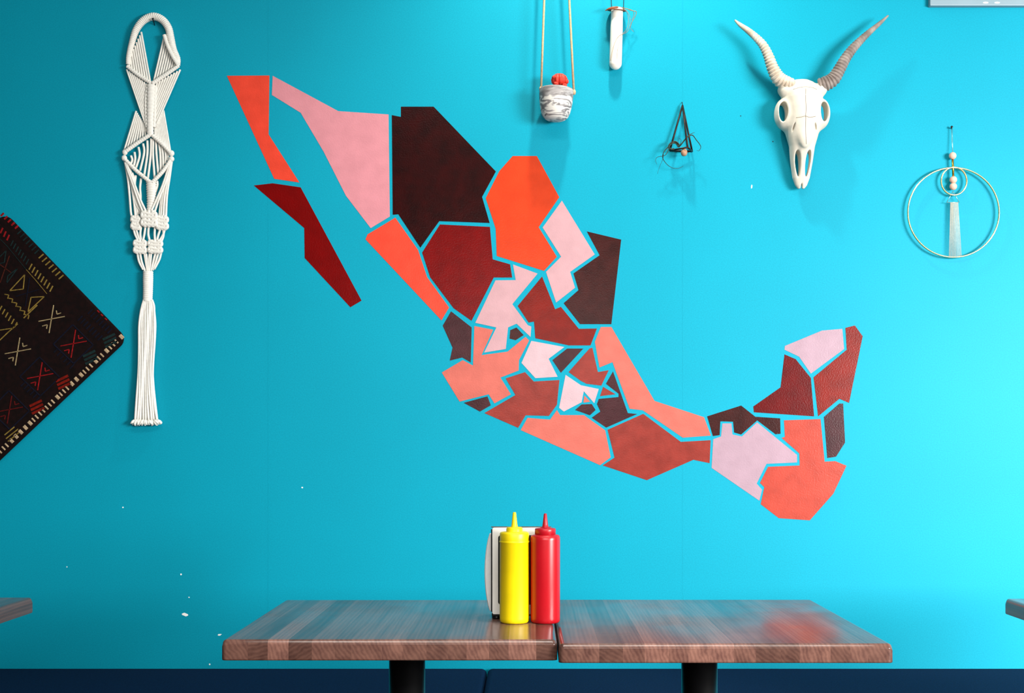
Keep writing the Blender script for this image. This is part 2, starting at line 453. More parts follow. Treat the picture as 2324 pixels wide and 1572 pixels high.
def stave(x0, x1, y0, y1, z0, z1, r_left, r_right, parent):
    """one stave of the top: runs front to back, ends rounded over; outermost staves rounded on their free side"""
    n = 6; rb = 0.004; R = 0.010
    prof = []       # (y, z) profile, front bottom -> front top -> back top -> back bottom
    def arc(cy, cz, r, a0, a1):
        for k in range(n + 1):
            a = a0 + (a1 - a0) * k / n
            prof.append((cy + r * math.cos(a), cz + r * math.sin(a)))
    pi = math.pi
    arc(y0 + rb, z0 + rb, rb, 1.5 * pi, pi)
    # eased edge: a nearly flat, slightly crowned chamfer with small fillets
    st = []
    for a0, a1, ln, k in ((0, 30, .0012, 4), (30, 47, .0085, 8), (47, 90, .0018, 4)):
        st += [(math.radians(a0 + (a1 - a0) * (q + .5) / k), ln / k) for q in range(k)]
    ed = [(0.0, 0.0)]
    for a, ds in st:
        ed.append((ed[-1][0] + math.sin(a) * ds, ed[-1][1] + math.cos(a) * ds))
    hz = ed[-1][1]; hy = ed[-1][0]
    prof += [(y0 + u, z1 - hz + v) for u, v in ed]
    prof += [(y1 - u, z1 - hz + v) for u, v in reversed(ed)]
    arc(y1 - rb, z0 + rb, rb, 0, -0.5 * pi)
    xs = []
    def inset(t):   # sections near a rounded side: (x offset, shrink)
        return [(R * (1 - math.cos(a)), R * (1 - math.sin(a))) for a in [k * 0.5 * pi / n for k in range(n + 1)]]
    secs = []
    if r_left:
        secs += [(x0 + dx, s) for dx, s in inset(0)]
    else:
        secs += [(x0, 0.0)]
    if r_right:
        secs += [(x1 - dx, s) for dx, s in reversed(inset(0))]
    else:
        secs += [(x1, 0.0)]
    zc, yc = z0, (y0 + y1) / 2
    V, Fc = [], []
    m = len(prof)
    for x, s in secs:
        for (y, z) in prof:
            fy = ((y1 - y0) / 2 - s * 0.9) / ((y1 - y0) / 2)
            fz = ((z1 - z0) - s) / (z1 - z0)
            V.append((x, yc + (y - yc) * fy, zc + (z - zc) * fz))
    for i in range(len(secs) - 1):
        for j in range(m):
            j2 = (j + 1) % m
            Fc.append((i * m + j, i * m + j2, (i + 1) * m + j2, (i + 1) * m + j))
    Fc.append(tuple(range(m))); Fc.append(tuple(range((len(secs) - 1) * m, len(secs) * m)))
    o = mk('stave', V, Fc, M['wood'], parent)
    me = o.data
    me.set_sharp_from_angle(angle=math.radians(50))
    return o

def table(x0, x1, df, db, z1, th, label, group='square wooden tables in a row', cx=None):
    y0, y1 = -(DW - df), -(DW - db)
    cx = (x0 + x1) / 2 if cx is None else cx
    cy = (y0 + y1) / 2
    t = thing('dining_table', label, 'table', (cx, cy, 0), group)
    n = 15
    e = [x0]
    for k in range(1, n):
        e.append(x0 + (x1 - x0) * (k + random.uniform(-0.22, 0.22)) / n)
    e.append(x1)
    for k in range(n):
        stave(e[k], e[k + 1], y0, y1, z1 - th, z1, k == 0, k == n - 1, t)
    c = Vector((cx, cy, 0))
    lathe('column', [(0.0, 0.03), (0.0375, 0.03), (0.0375, z1 - th - 0.006), (0.0, z1 - th - 0.006)], c, M['black'], t, 40)
    box('mounting_plate', (cx - 0.16, cy - 0.16, z1 - th - 0.006), (cx + 0.16, cy + 0.16, z1 - th), M['black'], t, 0.001)
    lathe('base', [(0.0, 0.0), (0.255, 0.0), (0.26, 0.006), (0.24, 0.014), (0.08, 0.034), (0.045, 0.05), (0.0, 0.05)], c, M['black'], t, 56)
    return t
TZ = 0.75
TZ2 = 0.7455
table(-0.566, 0.0535, 2.212, 2.785, TZ, 0.0385, 'square wooden table holding the squeeze bottles and napkin dispenser', cx=-0.252)
table(0.0557, 0.668, 2.195, 2.825, TZ2, 0.0355, 'empty square wooden table right of the red squeeze bottle', cx=0.3575)
table(-1.165 - 0.615, -1.165, 2.21, 2.83, TZ, 0.035, 'wooden table at the left edge, only its corner in view')
table(1.113, 1.113 + 0.615, 2.21, 2.81, TZ, 0.035, 'wooden table at the right edge, only its corner in view')

# ------------------------------------------------------------------ bench along the wall
bench = thing('wall_bench', 'dark navy upholstered bench seat along the foot of the turquoise wall', 'bench', (0, -0.27, 0))
box('base', (-4.2, -0.46, 0.0), (4.2, -0.004, 0.34), M['bench_base'], bench, 0.004)
sx = (1106 - VX) * DW / F_
for a, b in ((-3.9, -2.0), (-2.0, sx), (sx, 1.75), (1.75, 3.9)):
    box('seat_cushion', (a + 0.001, -0.52, 0.34), (b - 0.001, -0.003, 0.4505), M['navy'], bench, 0.016, 5, True)

# ------------------------------------------------------------------ squeeze bottles
def bottle(label, px, dist, m, mcap, body, cap, nozzle, zt):
    c = Vector(((px - VX) * dist / F_, -(DW - dist), zt))
    t = thing('squeeze_bottle', label, 'bottle', c, 'squeeze bottles on the table')
    lathe('body', body, c, m, t, 56)
    cp = lathe('cap', cap, c, mcap, t, 48)
    lathe('nozzle', nozzle, c, mcap, cp, 32)
    return t
M['yellow'] = mat('yellow_plastic', rgb(232, 206, 2), rough=0.38, spec=0.4, noise=0.03, nscale=30)
M['red'] = mat('red_plastic', rgb(172, 8, 22), rough=0.3, spec=0.5, noise=0.04, nscale=30)
M['redcap'] = mat('red_plastic_cap', rgb(166, 12, 28), rough=0.35, spec=0.45, noise=0.04, nscale=30)
BD = 2.43
bottle('yellow squeeze bottle in front of the napkin dispenser', 1167.5, BD, M['yellow'], M['yellow'],
       [(0, 0.0015), (0.022, 0.0015), (0.024, 0), (0.0275, 0.0008), (0.0296, 0.004), (0.0298, 0.010), (0.0298, 0.1615), (0.0306, 0.1625), (0.0306, 0.1645), (0.0298, 0.1655), (0.0298, 0.166)],
       [(0.0294, 0.165), (0.0297, 0.167), (0.0297, 0.1795), (0.0285, 0.1822), (0.025, 0.1832), (0.0172, 0.1834), (0.0168, 0.1845), (0.0163, 0.1905), (0.015, 0.1925), (0.008, 0.193), (0, 0.193)],
       [(0.0072, 0.1925), (0.0066, 0.1945), (0.0058, 0.199), (0.0033, 0.2215), (0.0028, 0.2228), (0, 0.2228)], TZ)
bottle('red squeeze bottle beside the yellow one', 1237.5, BD, M['red'], M['redcap'],
       [(0, 0.0015), (0.022, 0.0015), (0.024, 0), (0.0275, 0.0008), (0.0296, 0.004), (0.0299, 0.010), (0.0301, 0.168), (0.0296, 0.1735), (0.0275, 0.1765), (0.024, 0.1775), (0.0195, 0.178), (0.0195, 0.18)],
       [(0.0195, 0.1775), (0.0212, 0.1785), (0.0212, 0.188), (0.0205, 0.190), (0.018, 0.1905), (0.0105, 0.1912), (0.0085, 0.1925), (0, 0.1925)],
       [(0.0078, 0.192), (0.0062, 0.1945), (0.0054, 0.199), (0.003, 0.2192), (0.0024, 0.2203), (0, 0.2203)], TZ)

# ------------------------------------------------------------------ napkin dispenser
ND = 2.470
def tp(px, py, d):       # photo pixel at a distance from the camera
    return Vector(((px - VX) * d / F_, -(DW - d), CZ - (py - VY) * d / F_))
M['plate'] = mat('white_enamel_plate', rgb(246, 246, 242), rough=0.25, spec=0.5, noise=0.02, nscale=40)
M['gloss_black'] = mat('black_plastic', rgb(8, 9, 10), rough=0.3, spec=0.5, noise=0.1, nscale=30)
M['bronze'] = mat('brown_edge_trim', rgb(96, 70, 58), rough=0.35, noise=0.1)
M['napkin'] = mat('white_paper', rgb(238, 238, 236), rough=0.95, spec=0.1, noise=0.02, nscale=120, bump=0.1, bscale=300)
pl = tp(1113.5, 1195, ND); pr = tp(1253, 1195, ND)
xl, xr, zt_ = pl.x, pr.x, pl.z
yf = pl.y
nd = thing('napkin_dispenser', 'black and white napkin dispenser standing behind the squeeze bottles', 'napkin holder', ((xl + xr) / 2, yf + 0.045, TZ))
# body: back and sides in black, open to the front
box('body', (xl, yf + 0.022, TZ + 0.012), (xr, yf + 0.028, zt_ - 0.006), M['gloss_black'], nd, 0.002)
box('body', (xl + 0.002, yf + 0.004, zt_ - 0.016), (xr - 0.002, yf + 0.085, zt_ - 0.011), M['gloss_black'], nd, 0.002)
box('body', (xl + 0.002, yf + 0.004, TZ + 0.006), (xr - 0.002, yf + 0.085, TZ + 0.013), M['gloss_black'], nd, 0.002)
box('body', (xl, yf + 0.075, TZ + 0.006), (xr, yf + 0.082, zt_ - 0.012), M['gloss_black'], nd, 0.002)
tp_ = box('top_trim', (xl + 0.001, yf - 0.0002, zt_ - 0.0016), (xr - 0.001, yf + 0.006, zt_ + 0.0004), M['bronze'], nd, 0.0008)
# white face plate with a rounded opening
def face_plate():
    bm = bmesh.new()
    x0, x1, z0, z1 = xl + 0.0035, xr, TZ + 0.011, zt_ - 0.0015
    a0, a1, b0, b1 = tp(1130.5, 0, ND).x, xr - 0.016, TZ + 0.03, tp(0, 1214, ND).z
    def rr(x0, x1, z0, z1, r, n=6):
        pts = []
        for cx, cz, s in ((x1 - r, z1 - r, 0), (x0 + r, z1 - r, 1), (x0 + r, z0 + r, 2), (x1 - r, z0 + r, 3)):
            for k in range(n + 1):
                a = (s + k / n) * math.pi / 2
                pts.append((cx + r * math.cos(a), cz + r * math.sin(a)))
        return pts
    o = rr(x0, x1, z0, z1, 0.004); i = rr(a0, a1, b0, b1, 0.006)
    n = len(o)
    rows = []
    for pts, y in ((o, yf), (i, yf), (i, yf + 0.004), (o, yf + 0.004)):
        rows.append([bm.verts.new((x, y, z)) for x, z in pts])
    for a, b in ((0, 1), (1, 2), (2, 3), (3, 0)):
        for k in range(n):
            j = (k + 1) % n
            bm.faces.new((rows[a][k], rows[a][j], rows[b][j], rows[b][k]))
    return from_bm('face_plate', bm, M['plate'], nd)
face_plate()
box('inner_lip', (tp(1130.5, 0, ND).x - 0.001, yf + 0.0042, TZ + 0.028), (xr - 0.015, yf + 0.021, tp(0, 1214, ND).z + 0.001), M['gloss_black'], nd, 0.001)
for fx in (xl + 0.012, xr - 0.012):
    lathe('foot', [(0, 0), (0.009, 0), (0.010, 0.002), (0.010, 0.0065), (0, 0.0065)], Vector((fx, yf + 0.016, TZ)), M['gloss_black'], nd, 20)
    lathe('foot', [(0, 0), (0.009, 0), (0.010, 0.002), (0.010, 0.0065), (0, 0.0065)], Vector((fx, yf + 0.072, TZ)), M['gloss_black'], nd, 20)
# napkins pressed between the plates, their folded edges bulging out on the left
ns = thing('napkin_stack', 'white paper napkins bulging out of the side of the dispenser', 'napkins', ((xl + xr) / 2, yf + 0.05, TZ + 0.014))
nn = 9
for k in range(nn):
    y0 = yf + 0.0290 + 0.045 * k / nn
    y1 = y0 + 0.0043
    V, Fc = [], []
    zs = [TZ + 0.0145 + (zt_ - 0.018 - TZ - 0.0145) * j / 14 for j in range(15)]
    for z in zs:
        s = (z - zs[0]) / (zs[-1] - zs[0])
        bul = 0.0145 * (max(0.0, math.sin(math.pi * min(1, s * 0.92 + 0.04))) ** 0.55) - 0.0015 + 0.001 * math.sin(k * 2.1)
        xa = xl - bul
        for (x, y) in ((xa, (y0 + y1) / 2), (xa + 0.001, y0), (xr - 0.004, y0), (xr - 0.004, y1), (xa + 0.001, y1)):
            V.append((x, y, z))
    for j in range(14):
        for q in range(5):
            q2 = (q + 1) % 5
            Fc.append((j * 5 + q, j * 5 + q2, (j + 1) * 5 + q2, (j + 1) * 5 + q))
    Fc.append((0, 1, 2, 3, 4)); Fc.append(tuple(range(70, 75)))
    mk('napkin', V, Fc, M['napkin'], ns, False)

# ------------------------------------------------------------------ macrame wall hanging
mac = thing('macrame_hanging', 'long white knotted macrame wall hanging with a looped top and cord tassel', 'wall hanging', P(330, 975, 0.01))
def c1(x, y): return (240 + x / 4.368, y / 4.368)
def c2(x, y): return (240 + x / 4.368, 280 + y / 4.368)
def c3(x, y): return (240 + x / 3.741, 580 + y / 3.741)
def path(f, pts, off):
    out = []
    for i, p in enumerate(pts):
        o = p[2] if len(p) > 2 else off
        q = f(p[0], p[1])
        out.append(P(q[0], q[1], o))
    return out
CR = 0.0034
def cord(f, pts, off=0.012, r=CR, n=6, name='cord'):
    pp = smooth_path(path(f, pts, off), n)
    return tube(name, pp, r, M['cotton'], mac, 8)
def wrapped(name, f, pts, off, r0, pitch, n=24, amp=0.12, sides=14, flat=1.0):
    """tube with coil ridges (cord wound round a core)"""
    pp = smooth_path(path(f, [p[:2] for p in pts], off), n)
    # radii per control point
    rr = []
    k = len(pts)
    for i in range(len(pp)):
        t = i / (len(pp) - 1) * (k - 1)
        a = min(int(t), k - 2); u = t - a
        ra = pts[a][2] if len(pts[a]) > 2 else r0
        rb = pts[a + 1][2] if len(pts[a + 1]) > 2 else r0
        rr.append(ra + (rb - ra) * u)
    # resample evenly at pitch/4
    L = [0.0]
    for a, b in zip(pp, pp[1:]): L.append(L[-1] + (b - a).length)
    cnt = max(8, int(L[-1] / pitch) * 6)
    out, rad = [], []
    j = 0
    for i in range(cnt + 1):
        s = L[-1] * i / cnt
        while j < len(L) - 2 and L[j + 1] < s: j += 1
        u = (s - L[j]) / max(1e-9, L[j + 1] - L[j])
        out.append(pp[j].lerp(pp[j + 1], u))
        r = rr[j] + (rr[j + 1] - rr[j]) * u
        ph = (s / pitch) % 1.0
        rad.append(r * (1 - amp + amp * math.sqrt(max(0, 1 - (2 * ph - 1) ** 2))))
    return tube(name, out, rad, M['cotton'], mac, sides, False, flat)
# loop
wrapped('hanging_loop', c1, [(222, 640, .0068), (228, 560, .0078), (258, 430, .0090), (300, 300, .0105), (372, 205, .0112), (470, 163, .0114), (560, 196, .0114), (620, 275, .0112), (645, 380, .0112), (672, 490, .0100), (712, 580, .0085), (716, 650, .0070)], 0.015, .010, .0052, amp=.24)
# second wrap lying on the right of the loop
wrapped('knot_bar', c1, [(580, 345, .0058), (612, 450, .0058), (665, 560, .0058), (712, 640, .0055)], 0.023, .0058, .0048, amp=.2)
def lerp(a, b, t): return (a[0] + (b[0] - a[0]) * t, a[1] + (b[1] - a[1]) * t)
def fan(f, a0, a1, b0, b1, n, off0, off1, bow=(0, 0), r=.0029):
    for i in range(n):
        t = i / (n - 1)
        s = lerp(a0, a1, t); e = lerp(b0, b1, t)
        mid = lerp(s, e, 0.5)
        cord(f, [(s[0], s[1], off0), (mid[0] + bow[0], mid[1] + bow[1], (off0 + off1) / 2), (e[0], e[1], off1)], r=r)
fan(c1, (352, 318), (228, 590), (440, 805), (238, 690), 9, .011, .012)
fan(c1, (578, 370), (712, 625), (478, 800), (698, 668), 9, .012, .012)
# first pair of knotted bars
wrapped('knot_bar', c1, [(210, 655, .0055), (320, 740, .006), (455, 828, .006)], .017, .006, .0062, amp=.2)
wrapped('knot_bar', c1, [(725, 650, .0055), (600, 735, .006), (462, 826, .006)], .018, .006, .0062, amp=.2)
# fans below, pulled into the middle braid
fan(c1, (405, 830), (208, 690), (408, 900), (405, 1268), 9, .013, .013)
fan(c1, (510, 815), (738, 690), (496, 890), (490, 1262), 9, .013, .013)
# braid
def braid(f, pts, r, off, pitch):
    wrapped('braid', f, [(x, y, w) for x, y, w in pts], off, r, pitch, amp=.30, sides=14, flat=.7)
braid(c1, [(452, 835, .0125), (448, 930, .0125), (444, 1060, .0118), (440, 1180, .0105), (442, 1340, .010)], .012, .017, .0105)
for sgn, tab in ((-1, [(412, 860), (400, 960), (398, 1060), (402, 1160), (405, 1260)]), (1, [(495, 860), (490, 960), (488, 1060), (484, 1160), (480, 1260)])):
    wrapped('braid', c1, [(x, y, .0045) for x, y in tab], .015, .0045, .0105, amp=.35)
# lower half of the first cross: cords running back outwards
fan(c1, (392, 1250), (302, 1100), (425, 1340), (185, 1485), 9, .008, .010)
fan(c1, (488, 1262), (572, 1095), (490, 1345), (640, 1500), 9, .008, .010)
# diamond
wrapped('knot_bar', c2, [(450, 106, .006), (320, 190, .0062), (190, 282, .006)], .017, .006, .0068, amp=.2)
wrapped('knot_bar', c2, [(462, 118, .006), (560, 205, .0062), (645, 295, .006)], .017, .006, .0068, amp=.2)
wrapped('knot_bar', c2, [(185, 350, .0058), (300, 465, .006), (445, 585, .006)], .017, .006, .0068, amp=.2)
wrapped('knot_bar', c2, [(655, 345, .0055), (570, 470, .006), (462, 585, .006)], .017, .006, .0062, amp=.2)
for (x, y, rx, rz) in ((190, 286, .0078, .0085), (184, 344, .0082, .0090), (650, 296, .0090, .0090), (652, 352, .0082, .0082)):
    q = c2(x, y); sphere('knot', P(q[0], q[1], .016), 1.0, M['cotton'], mac, 16, (rx, .007, rz))
for pts in ([(250, 320), (262, 360), (250, 400)], [(285, 285), (292, 350), (278, 420)], [(325, 235), (335, 320), (300, 440)],
            [(370, 200), (380, 290), (340, 470)], [(412, 170), (412, 300), (382, 510)], [(450, 150), (445, 310), (418, 545)],
            [(470, 155), (468, 310), (485, 545)], [(497, 165), (502, 300), (520, 500)], [(528, 195), (540, 310), (545, 470)],
            [(556, 220), (566, 320), (570, 440)], [(585, 245), (594, 320), (590, 400)], [(612, 270), (618, 320), (610, 370)]):
    cord(c2, pts, .010)
# second braid and side strands
braid(c2, [(450, 570, .0150), (452, 640, .0152), (452, 720, .0138), (446, 800, .0118), (436, 890, .009)], .012, .013, .0072)
for pts, off in (([(188, 370), (218, 540), (236, 720), (250, 890), (268, 945)], .012), ([(200, 380), (245, 560), (275, 740), (296, 930)], .012),
            ([(225, 420), (262, 520), (300, 720), (316, 930)], .010), ([(205, 400), (280, 590), (345, 760), (405, 885)], .018),
            ([(192, 390), (255, 570), (320, 760), (372, 890)], .018), ([(262, 490), (280, 560), (272, 660), (300, 790), (352, 880)], .012),
            ([(298, 515), (288, 600), (295, 700), (340, 860)], .009), ([(350, 545), (340, 640), (345, 740), (330, 900)], .009),
            ([(655, 370), (632, 540), (606, 720), (596, 940)], .012), ([(645, 380), (620, 540), (582, 740), (570, 940)], .012),
            ([(630, 400), (600, 560), (562, 760), (545, 940)], .010), ([(615, 410), (585, 600), (548, 760), (530, 930)], .008),
            ([(640, 385), (565, 610), (500, 760), (442, 885)], .018), ([(648, 390), (590, 590), (530, 740), (480, 890)], .018),
            ([(510, 570), (512, 620), (490, 700), (470, 780)], .008)):
    cord(c2, pts, off)
def square_knot(f, x, y, w, h, off, turns=2):
    """a knot: vertical core strands wrapped by stacked horizontal bights, one part"""
    parts = []
    for i in range(turns):
        yy = y - h / 2 + h * (i + 0.5) / turns
        pts = [(x - w * .5, yy + h * .10), (x - w * .46, yy - h * .16), (x - w * .15, yy - h * .12), (x + w * .15, yy - h * .05), (x + w * .46, yy - h * .12), (x + w * .5, yy + h * .10), (x + w * .25, yy + h * .16), (x - w * .25, yy + h * .12)]
        pp = smooth_path(path(f, pts, off + .004), 5, True)
        parts.append(tube_data(pp, .0056, 8, True))
    for i in range(3):
        xx = x - w * .28 + w * .28 * i
        parts.append(tube_data(smooth_path(path(f, [(xx, y - h * .55), (xx, y), (xx, y + h * .55)], off + .003), 4), .0058, 8))
    V, Fc = join_data(parts)
    return mk('square_knot', V, Fc, M['cotton'], mac)
square_knot(c2, 428, 945, 135, 150, .016)
square_knot(c2, 296, 985, 70, 130, .012)
square_knot(c2, 560, 985, 95, 130, .012)
for pts in ([(275, 1040), (290, 1100), (322, 1165)], [(300, 1045), (318, 1110), (340, 1165)], [(352, 1015), (342, 1090), (350, 1170)],
            [(392, 1025), (382, 1100), (365, 1175)], [(425, 1025), (422, 1100), (440, 1180)], [(490, 1005), (484, 1090), (488, 1170)],
            [(540, 1045), (520, 1110), (505, 1170)], [(588, 1035), (570, 1100), (530, 1165)], [(570, 1040), (572, 1110), (552, 1170)]):
    cord(c2, pts, .012)
square_knot(c2, 340, 1222, 105, 130, .016)
square_knot(c2, 490, 1222, 120, 125, .016)
for pts in ([(312, 1280), (330, 1370), (372, 1450)], [(340, 1285), (356, 1370), (388, 1460)], [(372, 1190), (385, 1300), (412, 1460)],
            [(400, 1290), (408, 1370), (420, 1460)], [(450, 1285), (442, 1370), (432, 1460)], [(490, 1290), (468, 1380), (450, 1460)],
            [(520, 1285), (492, 1380), (465, 1455)], [(550, 1275), (530, 1350), (480, 1445)], [(440, 1250), (425, 1370), (425, 1460)]):
    cord(c2, pts, .013)
wrapped('wrap_coil', c3, [(360, 132, .0150), (359, 200, .0152), (358, 300, .0145), (355, 388, .0142)], .016, .015, .0062, sides=20, amp=.10, flat=.8)
# tassel
TK = [(375, 324, 394), (425, 306, 410), (490, 295, 415), (600, 284, 420), (780, 280, 414), (950, 276, 402), (1100, 270, 405), (1250, 258, 420), (1400, 244, 442)]
for lay, cnt, off in ((0, 9, .020), (1, 10, .012)):
    for i in range(cnt):
        t = (i + (0.5 if lay else 0.25) * 0.6) / (cnt - 0.5)
        pts = []
        for j, (y, a, b) in enumerate(TK):
            w = 1.2 * math.sin(j * 1.7 + i * 2.3 + lay) * (1 if 0 < j else 0)
            pts.append((a + (b - a) * t + w * 2, y, off + (.0 if j == 0 else .001 * math.sin(i * 1.3 + j))))
        cord(c3, pts, off, .0037, 4, 'tassel_cord')
        e = pts[-1]
        # frayed cord end
        parts = []
        for k in range(5):
            a = random.uniform(-0.9, 0.9) + (t - .5) * 1.4
            l = random.uniform(28, 60)
            q0 = c3(e[0], 1395); q1 = c3(e[0] + math.sin(a) * l * .8, 1395 + math.cos(a) * l * .55 + 18)
            p0 = P(q0[0], q0[1], off); p1 = P(q1[0], q1[1], off + random.uniform(-.006, .006))
            parts.append(tube_data([p0, p0.lerp(p1, .6), p1], [.0042, .0046, .0016], 6))
        V, Fc = join_data(parts)
        mk('frayed_end', V, Fc, M['cotton'], mac)

def nail(label, px, py, off, r, px2, py2):
    a = P(px, py, 0.0); b = P(px2, py2, off)
    t = thing('nail', label, 'nail', a)
    tube('shank', [a, a.lerp(b, .5), b], r, M['black'], t, 8)
    d = (b - a).normalized()
    tube('head', [b - d * .0005, b + d * .0012], r * 1.9, M['black'], t, 12)
nail('black nail through the macrame loop', 351, 57, .030, .0016, 347, 43)
nail('black nail holding the brass ring hanging', 2160, 292, .012, .0018, 2160, 288)

# ------------------------------------------------------------------ embroidered textile hung diagonally at the left
M['cloth'] = mat('black_woven_wool', rgb(12, 5, 5), rough=0.95, spec=0.15, col2=rgb(24, 8, 7), nscale=60, bump=0.5, bscale=450)
def thread(n, c): return mat('thread_' + n, rgb(*c), rough=0.9, spec=0.15, noise=0.25, nscale=150, bump=0.4, bscale=600)
TH = {'tan': thread('tan', (150, 132, 96)), 'gold': thread('gold', (128, 106, 48)), 'red': thread('red', (136, 18, 22)),
      'darkred': thread('dark_red', (84, 14, 14)), 'teal': thread('teal', (20, 38, 38)), 'navy': thread('navy', (12, 14, 30)),
      'rust': thread('rust', (112, 18, 6)), 'cream': thread('cream', (176, 152, 120)), 'brown': thread('brown', (64, 24, 16))}
def c4(x, y): return (x / 2.619, 460 + y / 2.62)
cor = Vector((292, 770)); e_up = Vector((-275, -285)).normalized(); e_dn = Vector((-285, 270)).normalized()
LU, LD = 398, 585
tex = thing('embroidered_textile', 'dark woven textile embroidered with crosses and dashes hung diagonally on the wall', 'textile',
            P((cor + e_up * LU / 2 + e_dn * LD)[0], (cor + e_dn * LD)[1], 0.005))
def textile_body():
    R = 22
    outl = []
    def corner(cc, a, b):
        for k in range(8):
            t = k / 7
            d = (a * math.cos(t * math.pi / 2) + b * math.sin(t * math.pi / 2)).normalized()
            outl.append(cc + d * R)
    corner(cor + (e_up + e_dn) * R, -e_dn, -e_up)
    corner(cor + e_dn * (LD - R) + e_up * R, -e_up, e_dn)
    corner(cor + e_dn * (LD - R) + e_up * (LU - R), e_dn, e_up)
    corner(cor + e_up * (LU - R) + e_dn * R, e_up, -e_dn)
    cen = sum(outl, Vector((0, 0))) / len(outl)
    n = len(outl)
    V, Fc = [], []
    rings = [(1, 0.002), (0.0, 0.010), (2.0, 0.0145), (6, 0.0165)]
    for ins, off in rings:
        for v in outl:
            d = (cen - v).normalized()
            q = v + d * ins
            p = P(q[0], q[1], 0); V.append((p.x, -off, p.z))
    for r in range(len(rings) - 1):
        for i in range(n):
            j = (i + 1) % n
            Fc.append((r * n + i, r * n + j, (r + 1) * n + j, (r + 1) * n + i))
    Fc.append(tuple(range((len(rings) - 1) * n, len(rings) * n)))
    Fc.append(tuple(range(n)))
    return mk('cloth', V, Fc, M['cloth'], tex, False)
textile_body()
ZT = 0.0165
def stitches(name, segs, w, m):
    """raised stitches: each segment a small rounded bar (crop coordinates), one part"""
    V, Fc = [], []
    for (x0, y0, x1, y1) in segs:
        a = c4(x0, y0); b = c4(x1, y1)
        A = P(a[0], a[1], 0); B = P(b[0], b[1], 0)
        A.y = B.y = 0
        d = (B - A)
        if d.length < 1e-5: continue
        d.normalize(); s = Vector((d.z, 0, -d.x)) * (w / 2.62 / 767.9 / 2)
        k = len(V)
        for p in (A, B):
            V += [p + s + Vector((0, -ZT + .0004, 0)), p + s * .6 + Vector((0, -ZT - .0013, 0)), p - s * .6 + Vector((0, -ZT - .0013, 0)), p - s + Vector((0, -ZT + .0004, 0))]
        Fc += [(k, k + 1, k + 5, k + 4), (k + 1, k + 2, k + 6, k + 5), (k + 2, k + 3, k + 7, k + 6), (k + 3, k, k + 4, k + 7), (k, k + 3, k + 2, k + 1), (k + 4, k + 5, k + 6, k + 7)]
    return mk(name, V, Fc, TH[m], tex, False)
CROSS = [(-77, 16, 78, -13), (12, -80, -15, 85), (28, -48, 31, -26), (31, -26, 56, -34), (-55, 44, -26, 36), (-26, 36, -30, 60)]
for (x, y, c) in ((320, 692, 'tan'), (120, 884, 'tan'), (450, 838, 'red'), (252, 1030, 'red'), (72, 1228, 'darkred')):
    stitches('cross_motif', [(x + a, y + b, x + e, y + d) for a, b, e, d in CROSS], 7, c)
def row(name, a, b, n, dv, w, c):
    stitches(name, [(a[0] + (b[0] - a[0]) * i / (n - 1) - dv[0], a[1] + (b[1] - a[1]) * i / (n - 1) - dv[1],
                     a[0] + (b[0] - a[0]) * i / (n - 1) + dv[0], a[1] + (b[1] - a[1]) * i / (n - 1) + dv[1]) for i in range(n)], w, c)
row('stitch_row', (28, 76), (112, 150), 5, (-9, 9), 12, 'red')
row('stitch_row', (130, 180), (232, 295), 7, (-13, 12), 9, 'teal')
row('stitch_row', (258, 322), (376, 446), 7, (-14, 12), 9, 'gold')
row('stitch_row', (4, 150), (62, 212), 4, (-7, 16), 11, 'red')
row('stitch_row', (85, 245), (176, 355), 7, (-8, 16), 8, 'teal')
row('stitch_row', (195, 385), (318, 515), 8, (-9, 17), 9, 'gold')
stitches('stitch_line', [(0, 205, 58, 265), (58, 265, 170, 402)], 4, 'teal')
stitches('stitch_line', [(170, 402, 232, 472), (232, 472, 292, 545)], 4, 'gold')
stitches('triangle_motif', [(160, 432, 72, 527), (72, 527, 152, 517), (152, 517, 160, 432)], 7, 'gold')
stitches('triangle_motif', [(276, 562, 198, 566), (198, 566, 180, 652), (180, 652, 276, 562)], 7, 'gold')
stitches('stitch_line', [(235, 612, 155, 688)], 8, 'gold')
zz = []
for i in range(6):
    x, y = 42 + i * 24, 548 + i * 24
    zz += [(x, y, x + 24, y + 4), (x + 24, y + 4, x + 18, y + 26)]
stitches('zigzag_motif', zz, 7, 'gold')
row('stitch_row', (0, 612), (108, 728), 7, (-8, 15), 8, 'gold')
stitches('stitch_line', [(120, 722, 60, 775), (60, 775, 0, 832), (0, 762, 95, 748)], 7, 'gold')
stitches('cross_motif', [(0, 362, 80, 420), (70, 320, 15, 480)], 7, 'brown')
stitches('triangle_motif', [(50, 290, 0, 340), (50, 290, 40, 360), (40, 360, 0, 370), (118, 395, 60, 440), (118, 395, 55, 480), (55, 480, 60, 440)], 7, 'teal')
stitches('cross_motif', [(110, 560, 245, 520), (190, 450, 165, 620)], 6, 'navy')
for (x, y) in ((450, 838), (252, 1030), (72, 1228)):
    stitches('diamond_motif', [(x - 5, y - 110, x + 115, y + 10), (x + 115, y + 10, x, y + 120), (x, y + 120, x - 120, y + 5), (x - 120, y + 5, x - 5, y - 110)], 9, 'navy')
row('stitch_row', (548, 650), (664, 765), 8, (-14, 14), 9, 'navy')
row('stitch_row', (488, 690), (606, 806), 8, (-14, 14), 9, 'navy')
row('stitch_row', (345, 880), (440, 975), 6, (-12, 12), 8, 'navy')
row('stitch_row', (150, 1080), (240, 1165), 6, (-12, 12), 8, 'navy')
def patch(x, y, c):
    stitches('stitch_patch', [(x - 42 + q * 7, y + 10 + q * 22 - 22, x + 30 + q * 7, y - 36 + q * 22 - 10) for q in range(3)], 17, c)
patch(665, 828, 'teal'); patch(548, 928, 'teal'); patch(388, 1075, 'rust'); patch(232, 1222, 'rust')
